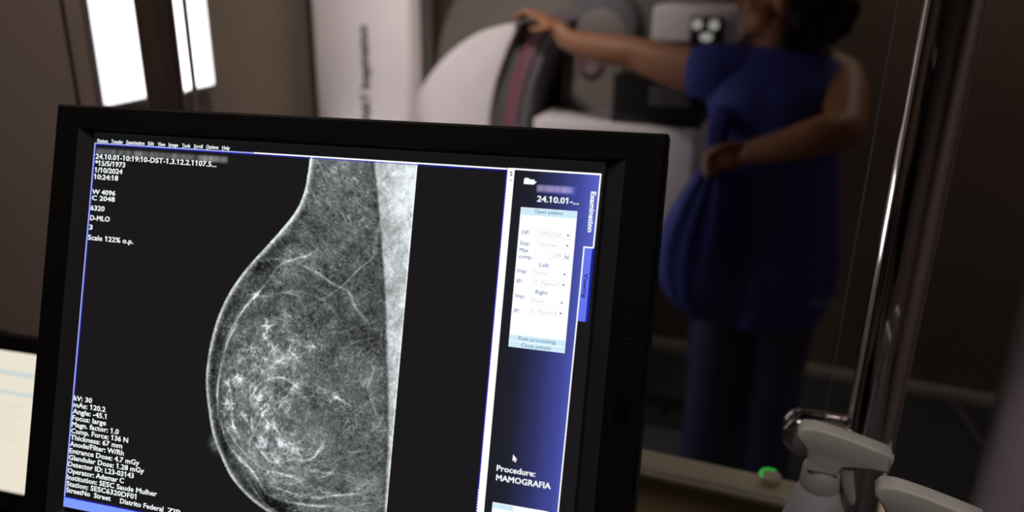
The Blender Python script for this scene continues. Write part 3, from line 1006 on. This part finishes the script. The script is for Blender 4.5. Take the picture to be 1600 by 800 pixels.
# ------------------------------------------------------------------ spray bottles
def spray_bottle(label, loc, rotz):
    b = thing('spray_bottle', label, 'bottle', loc, rotz, 'white trigger spray bottles on the desk')
    H = 1.205 - DZ     # height of the collar's middle above the desk
    mm = lambda L: [(x / 1000, H + z / 1000) for x, z in L]
    # body with shoulders
    bm = bmesh.new()
    add_lathe(bm, [(0.034, 0.0), (0.0375, 0.004), (0.038, 0.02), (0.038, 0.11), (0.0365, 0.135), (0.031, 0.165), (0.024, H - .036), (0.0195, H - .02), (0.0165, H - .012)], n=40)
    obj('bottle_body', bm, M['bottlebody'], b)
    # ribbed collar
    bm = bmesh.new()
    n = 72
    rings = []
    for z, r in ((-0.018, 0.0172), (-0.017, 0.0176), (0.004, 0.0165), (0.006, 0.0155)):
        rings.append([bm.verts.new(((r + (0.0005 if k % 2 else 0)) * math.cos(2 * math.pi * k / n), (r + (0.0005 if k % 2 else 0)) * math.sin(2 * math.pi * k / n), H + z)) for k in range(n)])
    for r0, r1 in zip(rings, rings[1:]):
        for k in range(n):
            bm.faces.new((r0[k], r0[(k + 1) % n], r1[(k + 1) % n], r1[k]))
    bm.faces.new(rings[0][::-1])
    bm.faces.new(rings[-1])
    obj('collar', bm, M['bottlewhite'], b, angle=25)
    # sprayer head: waisted neck rising into a long shroud
    prof = [(-13, 4), (-13.5, 10), (-14.5, 17), (-17, 25), (-21, 31), (-25.5, 35), (-26.5, 38), (-24.5, 43.5), (-22, 46), (-12, 47.5), (-2, 46.5), (14, 44), (34, 40), (53, 35.5), (54.5, 32), (54, 19), (52, 17), (40, 17), (26, 16), (16, 14), (13, 9), (13, 4)]
    bm = bmesh.new()
    add_prism(bm, mm(prof), -0.0125, 0.0125)
    for v in bm.verts:          # narrower on top and towards the nozzle, fuller round the neck
        z = v.co.z - H
        v.co.y *= 1.0 + (0.15 if z < 0.012 else 0) - 0.30 * max(0, (z - 0.03) / 0.018) - 0.15 * max(0, v.co.x / 0.055)
    es = [e for e in bm.edges if abs(e.verts[0].co.y - e.verts[1].co.y) < 0.004 and e.verts[0].co.y * e.verts[1].co.y > 0]
    bmesh.ops.bevel(bm, geom=es, offset=0.003, segments=3, profile=0.5, affect='EDGES', clamp_overlap=True)
    obj('sprayer_head', bm, M['bottlewhite'], b, angle=50)
    tp = [(13, 15), (25, 16.5), (26.5, 8), (27.5, 0), (29.5, -10), (32, -19), (31.5, -23), (29, -25.5), (26, -22), (21, -14), (17.5, -4), (15, 6)]
    bm = bmesh.new()
    add_prism(bm, mm(tp), -0.0085, 0.0085, 0.002, 3)
    obj('trigger', bm, M['bottlewhite'], b, angle=50)
    bm = bmesh.new()
    add_tube(bm, [(0.050, 0, H + .0258), (0.0555, 0, H + .0254)], [0.0062, 0.0058], n=20)
    obj('nozzle', bm, M['bottlewhite'], b)
    bm = bmesh.new()
    add_tube(bm, [(0.009, 0, H + .008), (0.008, 0, 0.02)], 0.002, n=10)
    obj('dip_tube', bm, M['bottlewhite'], b)
    return b


spray_bottle('white spray bottle directly in front of the steel post and clamp', (0.053, 0.70, DZ), math.radians(0))
spray_bottle('white spray bottle with only its sprayer top showing, right of the steel post', (0.116, 0.632, DZ), math.radians(-2))

# ------------------------------------------------------------------ green reflection in the glass, added as a glowing ring on the ledge
gi = thing('green_reflection', 'green light reflection, built as a small glowing ring on the beige ledge', 'light', (0.012, 0.925, 1.032))
obj('reflection_base', add_lathe(bmesh.new(), [(0.013, 0), (0.014, 0.002), (0.014, 0.008), (0.012, 0.010)], n=28), M['ledge'], gi)
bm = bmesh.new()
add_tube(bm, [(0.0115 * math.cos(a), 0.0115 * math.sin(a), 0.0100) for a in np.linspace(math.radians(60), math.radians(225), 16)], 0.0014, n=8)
obj('reflection_arc', bm, emit('reflected green glow', (50, 235, 85), 0.55), gi)

# ------------------------------------------------------------------ mammography machine
mc = thing('mammography_machine', 'white mammography machine with a tall column and rounded arm, behind the glass', 'x-ray machine', (-0.9, 2.45, 0))
MO = Vector((0.9, -2.45, 0))


def mpt(name, bm, m, label=None, parent=None, **k):
    for v in bm.verts:
        v.co += MO
    o = obj(name, bm, m, parent or mc, **k)
    if label: o['label'] = label
    return o


colm = mpt('column', box(-1.535, -1.184, 2.30, 2.40, 0.06, 2.05, 0.025, 5), M['white'])
mpt('column_core', box(-1.49, -1.30, 2.40, 2.72, 0.06, 2.0, 0.01), M['grey'])
mpt('base', box(-1.54, -0.75, 2.28, 2.95, 0.0, 0.07, 0.02), M['grey'])
v, f = text_geo('MAMMOMAT Inspiration')
x0, x1 = v[:, 0].min(), v[:, 0].max()
q = np.zeros_like(v)
q[:, 2] = 0.945 + (v[:, 0] - x0) / (x1 - x0) * 0.475
q[:, 0] = -1.327 - v[:, 1] / CAP * 0.034
q[:, 1] = 2.2985
q, f = embolden(q, f, 0.0012, 0)
q2 = q.copy()
q2[:, 2] += 0.0022
f = f + [tuple(i + len(q) for i in p) for p in f]
q = np.vstack([q, q2])
q += np.array(MO)
me = bpy.data.meshes.new('column_lettering')
me.from_pydata(q.tolist(), [], f)
obj('column_lettering', me, M['print'], colm, smooth=False)
# bulging white cover
cov = spline([(-1.210, 0.93), (-1.2, 1.126), (-1.182, 1.206), (-1.133, 1.284), (-1.062, 1.357), (-0.981, 1.41), (-0.909, 1.436), (-0.854, 1.448)], 6).tolist()
rim = spline([(-0.84, 1.452), (-0.875, 1.38), (-0.915, 1.27), (-0.935, 1.16), (-0.94, 1.05), (-0.94, 0.93)], 6).tolist()
mpt('arm_cover', add_prism(bmesh.new(), cov + rim, 2.34, 2.72, 0.06, 8), M['white'], angle=60)


def band(off0, off1, y0, y1):
    a = [(x + off0, z) for x, z in rim]
    b = [(x + off1, z) for x, z in rim[::-1]]
    return add_prism(bmesh.new(), a + b, y0, y1, 0.004, 2)


mpt('rim_band', band(0.0, 0.042, 2.375, 2.70), M['darkgrey'], 'grey band along the rim of the cover', angle=50)
mpt('trim_stripe', band(0.042, 0.050, 2.372, 2.70), M['magenta'], 'thin magenta stripe on the rim', angle=50)
mpt('inner_band', band(0.050, 0.082, 2.378, 2.70), M['mauve'], angle=50)
mpt('edge_band', band(0.082, 0.112, 2.385, 2.70), M['darkgrey'], angle=50)
# large disc behind
bm = bmesh.new()
add_tube(bm, [(-0.80, 2.74, 1.22), (-0.80, 2.80, 1.22)], [0.50, 0.49], n=64)
mpt('swivel_disc', bm, M['grey'])
# face plate with arch outline and ring knob
arch = [(-0.76, 0.95)] + [(-0.66 + 0.115 * math.cos(a), 1.42 + 0.115 * math.sin(a)) for a in np.linspace(math.pi, 0, 16)] + [(-0.545, 0.95)]
arch[0] = (-0.775, 0.95)
mpt('arch_frame', add_prism(bmesh.new(), arch, 2.56, 2.72, 0.006, 2), M['darkgrey'], angle=50)
arch2 = [(-0.745, 0.95)] + [(-0.65 + 0.085 * math.cos(a), 1.40 + 0.085 * math.sin(a)) for a in np.linspace(math.pi, 0, 16)] + [(-0.565, 0.95)]
arch2[0] = (-0.735, 0.95)
mpt('face_plate', add_prism(bmesh.new(), arch2, 2.545, 2.60, 0.006, 2), M['grey'], angle=50)
bm = bmesh.new()
add_tube(bm, [(-0.672 + .034 * math.cos(a), 2.54, 1.335 + .045 * math.sin(a)) for a in np.linspace(0, 2 * math.pi, 30)], 0.012, n=10, cap=False)
mpt('ring_knob', bm, M['mauve'], 'mauve ring knob on the face plate')
# object table and carbon detector
mpt('support_table', box(-0.80, -0.305, 2.36, 2.66, 0.86, 1.172, 0.012, 3), M['white'])
mpt('detector', box(-0.565, -0.305, 2.39, 2.62, 1.19, 1.315, 0.008, 3), M['carbon'], 'black detector block')
mpt('detector_plate', box(-0.565, -0.30, 2.39, 2.62, 1.172, 1.19, 0.003), M['carbon'])
mpt('paddle', box(-0.45, -0.33, 2.372, 2.392, 1.235, 1.29, 0.004), M['darkgrey'])
# upper arm and tube head
mpt('upper_arm', box(-0.80, -0.20, 2.72, 2.90, 1.10, 1.75, 0.03, 3), M['grey'])
mpt('tube_head', box(-0.485, -0.235, 2.50, 2.74, 1.40, 1.505, 0.014, 4), M['white'])
kb = mpt('knob_unit', box(-0.368, -0.275, 2.478, 2.505, 1.40, 1.478, 0.006, 3), M['carbon'])
knob_m = emit('knob light', (190, 186, 182), 0.6)
for kx_, kz_, rx_, rz_ in ((-0.347, 1.458, 0.014, 0.014), (-0.300, 1.458, 0.014, 0.014), (-0.318, 1.424, 0.018, 0.012)):
    o_ring = [(kx_ + rx_ * math.cos(a), kz_ + rz_ * math.sin(a)) for a in np.linspace(0, 2 * math.pi, 24, endpoint=False)]
    mpt('lamp_knob', add_prism(bmesh.new(), o_ring, 2.468, 2.480), knob_m, parent=kb)


# ------------------------------------------------------------------ foot pedal
fp = thing('foot_pedal', 'dark foot pedal on the floor beside the person', 'pedal', (-0.36, 2.755, 0))
obj('pedal_base', box(-0.13, 0.13, -0.09, 0.09, 0, 0.03, 0.008), M['carbon'], fp)
obj('pedal_plate', box(-0.11, -0.01, -0.08, 0.05, 0.03, 0.05, 0.006), M['carbon'], fp)
obj('pedal_plate', box(0.01, 0.11, -0.08, 0.05, 0.03, 0.05, 0.006), M['carbon'], fp)

# ------------------------------------------------------------------ cable on the floor
hp = spline([(0.62, 3.28), (0.675, 3.23), (0.70, 3.12), (0.72, 3.02), (0.737, 2.93), (0.74, 2.80), (0.70, 2.66)], 8)
cbl = obj('floor_cable', add_tube(bmesh.new(), [(x, y, 0.014) for x, y in hp], 0.014, n=12), M['darkgrey'])
tag(cbl, 'grey cable lying on the dark floor by the white cabinet', 'cable')

# ------------------------------------------------------------------ cabinet at right
cb = thing('cabinet', 'tall white cabinet edge at the far right, past the steel post', 'cabinet', (0.885, 2.1, 0))
obj('carcass', box(-0.288, 0.30, -0.13, 0.30, 0.05, 2.05, 0.004), M['cab'], cb)
obj('door', box(-0.288, 0.30, -0.152, -0.132, 0.06, 2.04, 0.003), M['cab'], cb)
obj('plinth', box(-0.27, 0.28, -0.10, 0.28, 0, 0.05), M['desk'], cb)
hs = obj('handle', add_tube(bmesh.new(), [(0.24, -0.152, 1.0), (0.24, -0.18, 1.0), (0.24, -0.18, 1.15), (0.24, -0.152, 1.15)], 0.006, n=10), M['steel'], cb)

# ------------------------------------------------------------------ person
pr = thing('person', 'person seen from behind in a blue gown, one arm stretched to the machine', 'person', (-0.08, 2.33, 0))
PO = Vector((0.08, -2.33, 0))


def chain(bm, pts, rads, sub=5, n=16):
    P = spline([tuple(p) + (r,) for p, r in zip(pts, rads)], sub)
    add_tube(bm, P[:, :3].tolist(), P[:, 3].tolist(), n=n)
    for k in (0, -1):
        ell(bm, P[k, :3], (P[k, 3],) * 3, 10)


def ell(bm, c, r, n=16, rot=None):
    m = Matrix.Translation(Vector(c)) @ (rot.to_matrix().to_4x4() if rot else Matrix()) @ Matrix.Diagonal((r[0], r[1], r[2], 1))
    bmesh.ops.create_uvsphere(bm, u_segments=n, v_segments=max(8, n // 2 + 2), radius=1.0, matrix=m)


def remesh(bm, voxel, smooth=4):
    bmesh.ops.recalc_face_normals(bm, faces=bm.faces[:])
    me = bpy.data.meshes.new('tmp')
    bm.to_mesh(me)
    bm.free()
    ob = bpy.data.objects.new('tmp', me)
    col.objects.link(ob)
    md = ob.modifiers.new('r', 'REMESH')
    md.mode = 'VOXEL'
    md.voxel_size = voxel
    md.use_smooth_shade = True
    s = ob.modifiers.new('s', 'SMOOTH')
    s.factor = 0.5
    s.iterations = smooth
    bpy.context.view_layer.update()
    out = bpy.data.meshes.new_from_object(ob.evaluated_get(bpy.context.evaluated_depsgraph_get()))
    bpy.data.objects.remove(ob)
    return out


SL, SR = (-0.235, 2.27, 1.355), (0.055, 2.30, 1.355)
bm = bmesh.new()
# trunk and neck
chain(bm, [(-0.085, 2.33, 0.84), (-0.085, 2.32, 0.98), (-0.09, 2.31, 1.12), (-0.09, 2.30, 1.26), (-0.09, 2.29, 1.34)], [0.145, 0.14, 0.12, 0.125, 0.10])
chain(bm, [SL, (-0.16, 2.285, 1.375), (-0.09, 2.29, 1.385), (-0.02, 2.295, 1.375), SR], [0.055, 0.062, 0.065, 0.062, 0.058])
chain(bm, [(-0.095, 2.295, 1.36), (-0.11, 2.285, 1.43), (-0.115, 2.28, 1.50)], [0.06, 0.05, 0.05])
# head, face turned to the machine (towards -x)
HC = Vector((-0.115, 2.28, 1.56))
ell(bm, HC + Vector((0.012, 0.003, 0.025)), (0.092, 0.074, 0.098), 24)
ell(bm, HC + Vector((-0.035, -0.002, -0.045)), (0.052, 0.055, 0.066), 20)
ell(bm, HC + Vector((-0.064, -0.003, -0.094)), (0.022, 0.026, 0.018), 14)     # chin
chain(bm, [HC + Vector((-0.078, -.002, 0.004)), HC + Vector((-0.100, -.003, -0.033)), HC + Vector((-0.094, -.003, -0.042))], [0.010, 0.0135, 0.011], 3, 10)   # nose
ell(bm, HC + Vector((-0.084, -.003, -0.062)), (0.010, 0.020, 0.0065), 12)       # lips
ell(bm, HC + Vector((-0.082, -.003, -0.073)), (0.010, 0.018, 0.007), 12)
for s in (-1, 1):
    ell(bm, HC + Vector((0.008, s * 0.074, -0.018)), (0.018, 0.008, 0.030), 12)   # ears
    ell(bm, HC + Vector((-0.062, s * 0.032, -0.035)), (0.026, 0.022, 0.024), 12)  # cheeks
    ell(bm, HC + Vector((-0.076, s * 0.026, 0.018)), (0.012, 0.026, 0.008), 12)   # brow
# left arm stretched out to the rim of the machine
chain(bm, [SL, (-0.33, 2.285, 1.355), (-0.42, 2.30, 1.368), (-0.49, 2.31, 1.385), (-0.58, 2.315, 1.392), (-0.68, 2.32, 1.408), (-0.712, 2.325, 1.434)],
      [0.062, 0.060, 0.052, 0.045, 0.043, 0.031, 0.026], 6, 18)
# left palm, fingers over the rim, thumb beneath
LW = Vector((-0.712, 2.325, 1.434))
ell(bm, LW + Vector((-0.042, 0.010, 0.020)), (0.046, 0.038, 0.019), 16, Euler((0, math.radians(25), 0)))
for k, (dy, ln) in enumerate(((-0.028, 0.9), (-0.008, 1.0), (0.013, 0.95), (0.033, 0.76))):
    b0 = LW + Vector((-0.072, 0.010 + dy, 0.036))
    chain(bm, [b0, b0 + Vector((-0.030 * ln, 0, 0.012)), b0 + Vector((-0.055 * ln, 0, 0.006)), b0 + Vector((-0.070 * ln, 0, -0.012))], [0.0098, 0.0092, 0.0085, 0.0075], 3, 10)
chain(bm, [LW + Vector((-0.028, -0.026, 0.010)), LW + Vector((-0.050, -0.042, 0.004)), LW + Vector((-0.072, -0.046, 0.006))], [0.012, 0.010, 0.0085], 3, 10)
# right arm bent, elbow out, hand closed on the gown at the back
EL = Vector((0.070, 2.075, 1.262))
WR = Vector((-0.135, 2.065, 1.192))
chain(bm, [SR, (0.070, 2.22, 1.325), (0.074, 2.13, 1.282), EL, (0.025, 2.055, 1.25), (-0.05, 2.055, 1.220), WR],
      [0.058, 0.056, 0.052, 0.049, 0.048, 0.040, 0.029], 6, 18)
ell(bm, WR + Vector((-0.040, 0.004, -0.014)), (0.045, 0.022, 0.037), 16, Euler((0, math.radians(-18), 0)))
for k, (dz, ln) in enumerate(((0.022, 0.92), (0.004, 1.0), (-0.015, 0.95), (-0.033, 0.8))):
    b0 = WR + Vector((-0.072, 0.0, -0.022 + dz))
    chain(bm, [b0, b0 + Vector((-0.026 * ln, -0.010, -0.008)), b0 + Vector((-0.030 * ln, 0.016, -0.016)), b0 + Vector((-0.010, 0.028, -0.018))], [0.0100, 0.0095, 0.0088, 0.0078], 3, 10)
chain(bm, [WR + Vector((-0.030, -0.012, 0.018)), WR + Vector((-0.058, -0.024, 0.014)), WR + Vector((-0.082, -0.020, 0.004))], [0.0125, 0.0105, 0.009], 3, 10)
# legs
for s in (-1, 1):
    x = -0.085 + s * 0.085
    chain(bm, [(x, 2.33, 0.86), (x, 2.325, 0.70), (x + s * .005, 2.32, 0.48), (x + s * .005, 2.34, 0.30), (x + s * .005, 2.35, 0.09)], [0.095, 0.085, 0.06, 0.056, 0.038])
    chain(bm, [(x + s * .005, 2.34, 0.06), (x + s * .01, 2.42, 0.045), (x + s * .012, 2.50, 0.03)], [0.035, 0.035, 0.025])
for v_ in bm.verts:
    v_.co += PO
body = obj('body', remesh(bm, 0.0065, 3), M['skin'], pr, angle=180)

for s in (-1, 1):
    bm = bmesh.new()
    ell(bm, HC + Vector((-0.0795, s * 0.029, 0.002)) + PO, (0.010, 0.0125, 0.0095), 14)
    obj('eye', bm, M['bottlewhite'], pr)
    bm = bmesh.new()
    ell(bm, HC + Vector((-0.0885, s * 0.029, 0.002)) + PO, (0.0022, 0.0055, 0.0055), 12)
    obj('iris', bm, M['hair'], pr)

# hair: cap over skull, low bushy tail
bm = bmesh.new()
ell(bm, HC + Vector((0.030, 0.004, 0.042)), (0.092, 0.086, 0.098), 24)
ell(bm, HC + Vector((0.065, 0.004, -0.015)), (0.070, 0.080, 0.095), 20)
ell(bm, HC + Vector((0.10, -0.005, -0.045)), (0.060, 0.058, 0.085), 18)
rh = np.random.default_rng(3)
for k in range(46):
    d = rh.normal(size=3)
    d /= np.linalg.norm(d)
    ell(bm, HC + Vector((0.120 + 0.055 * d[0], -0.010 + 0.050 * d[1], -0.030 + 0.090 * d[2])), (0.018, 0.018, 0.020), 8)
for k in range(26):
    d = rh.normal(size=3)
    d /= np.linalg.norm(d)
    ell(bm, HC + Vector((0.060 + 0.060 * d[0], -0.005 + 0.066 * d[1], -0.085 + 0.050 * d[2])), (0.018, 0.018, 0.022), 8)
for v_ in bm.verts:
    v_.co += PO
obj('hair', remesh(bm, 0.008, 2), M['hair'], pr, angle=180)


# gown: lofted rings with folds
def loft(rings, n=96, fold=0.0, seed=0, close=True):
    """rings: z, cx, cy, rx, ry, fold amount"""
    R = spline(rings, 7)
    rg = np.random.default_rng(seed)
    fr_ = [(int(k), rg.uniform(0, 6.28), rg.uniform(-2, 2)) for k in (3, 5, 7, 9, 13)]
    bm = bmesh.new()
    prev = None
    for z, cx, cy, rx, ry, fo in R:
        ring = []
        for k in range(n):
            a = 2 * math.pi * k / n
            m_ = 1 + fo * sum(math.sin(q_ * a + ph + tw * z * 3) / (1 + 0.25 * i_) for i_, (q_, ph, tw) in enumerate(fr_)) * 0.45
            ring.append(bm.verts.new((cx + rx * m_ * math.cos(a), cy + ry * m_ * math.sin(a), z)))
        if prev:
            for k in range(n):
                bm.faces.new((prev[k], prev[(k + 1) % n], ring[(k + 1) % n], ring[k]))
        elif close:
            bm.faces.new(ring[::-1])
        prev = ring
    if close:
        bm.faces.new(prev)
    bmesh.ops.recalc_face_normals(bm, faces=bm.faces[:])
    for v_ in bm.verts:
        v_.co += PO
    return bm


gown = obj('gown', loft([(1.428, -0.10, 2.29, 0.080, 0.070, 0), (1.40, -0.09, 2.29, 0.150, 0.085, 0.0), (1.37, -0.085, 2.288, 0.186, 0.102, 0.01), (1.31, -0.085, 2.288, 0.195, 0.138, 0.03),
                         (1.20, -0.088, 2.295, 0.168, 0.145, 0.05), (1.08, -0.08, 2.30, 0.172, 0.155, 0.06), (0.95, -0.07, 2.30, 0.178, 0.165, 0.07), (0.84, -0.062, 2.30, 0.182, 0.168, 0.08),
                         (0.74, -0.062, 2.31, 0.176, 0.162, 0.08), (0.675, -0.066, 2.315, 0.165, 0.155, 0.08)], seed=5), M['gown'], pr, angle=60)
obj('gown_flap', loft([(1.275, -0.215, 2.20, 0.030, 0.045, 0.05), (1.22, -0.222, 2.14, 0.030, 0.035, 0.1), (1.165, -0.212, 2.10, 0.026, 0.026, 0.12), (1.12, -0.215, 2.11, 0.046, 0.042, 0.15),
                       (1.03, -0.228, 2.15, 0.085, 0.075, 0.12), (0.92, -0.243, 2.19, 0.112, 0.10, 0.10), (0.82, -0.250, 2.21, 0.110, 0.105, 0.10), (0.73, -0.238, 2.22, 0.085, 0.09, 0.10), (0.675, -0.222, 2.23, 0.048, 0.06, 0.10)], seed=9),
    M['gown'], gown, angle=60)
bm = bmesh.new()
chain(bm, [(-0.19, 2.275, 1.365), (-0.24, 2.272, 1.356), (-0.285, 2.277, 1.353)], [0.068, 0.074, 0.074], 4, 28)
for v_ in bm.verts:
    v_.co += PO
obj('sleeve', bm, M['gown'], gown, angle=60)
bm = bmesh.new()
add_tube(bm, [(-0.235, 2.20, 0.70), (-0.245, 2.19, 0.62), (-0.25, 2.20, 0.53)], 0.012, n=8, flat=0.3)
for v_ in bm.verts:
    v_.co += PO
obj('gown_tie', bm, M['gown'], gown)
bm = bmesh.new()
for s in (-1, 1):
    x = -0.085 + s * 0.082
    chain(bm, [(x, 2.33, 0.95), (x, 2.33, 0.74), (x + s * .004, 2.325, 0.5), (x + s * .006, 2.335, 0.3), (x + s * .006, 2.345, 0.075)], [0.105, 0.098, 0.084, 0.082, 0.078], 6, 24)
for v_ in bm.verts:
    v_.co += PO
obj('trousers', remesh(bm, 0.010, 4), M['navy'], pr, angle=180)
for s in (-1, 1):
    x = -0.085 + s * 0.09
    bm = bmesh.new()
    chain(bm, [(x, 2.33, 0.047), (x + s * .006, 2.42, 0.045), (x + s * .01, 2.51, 0.036)], [0.045, 0.047, 0.034], 4, 18)
    for v_ in bm.verts:
        v_.co.z = max(0.0, v_.co.z)
        v_.co += PO
    obj('shoe', bm, M['shoe'], pr)
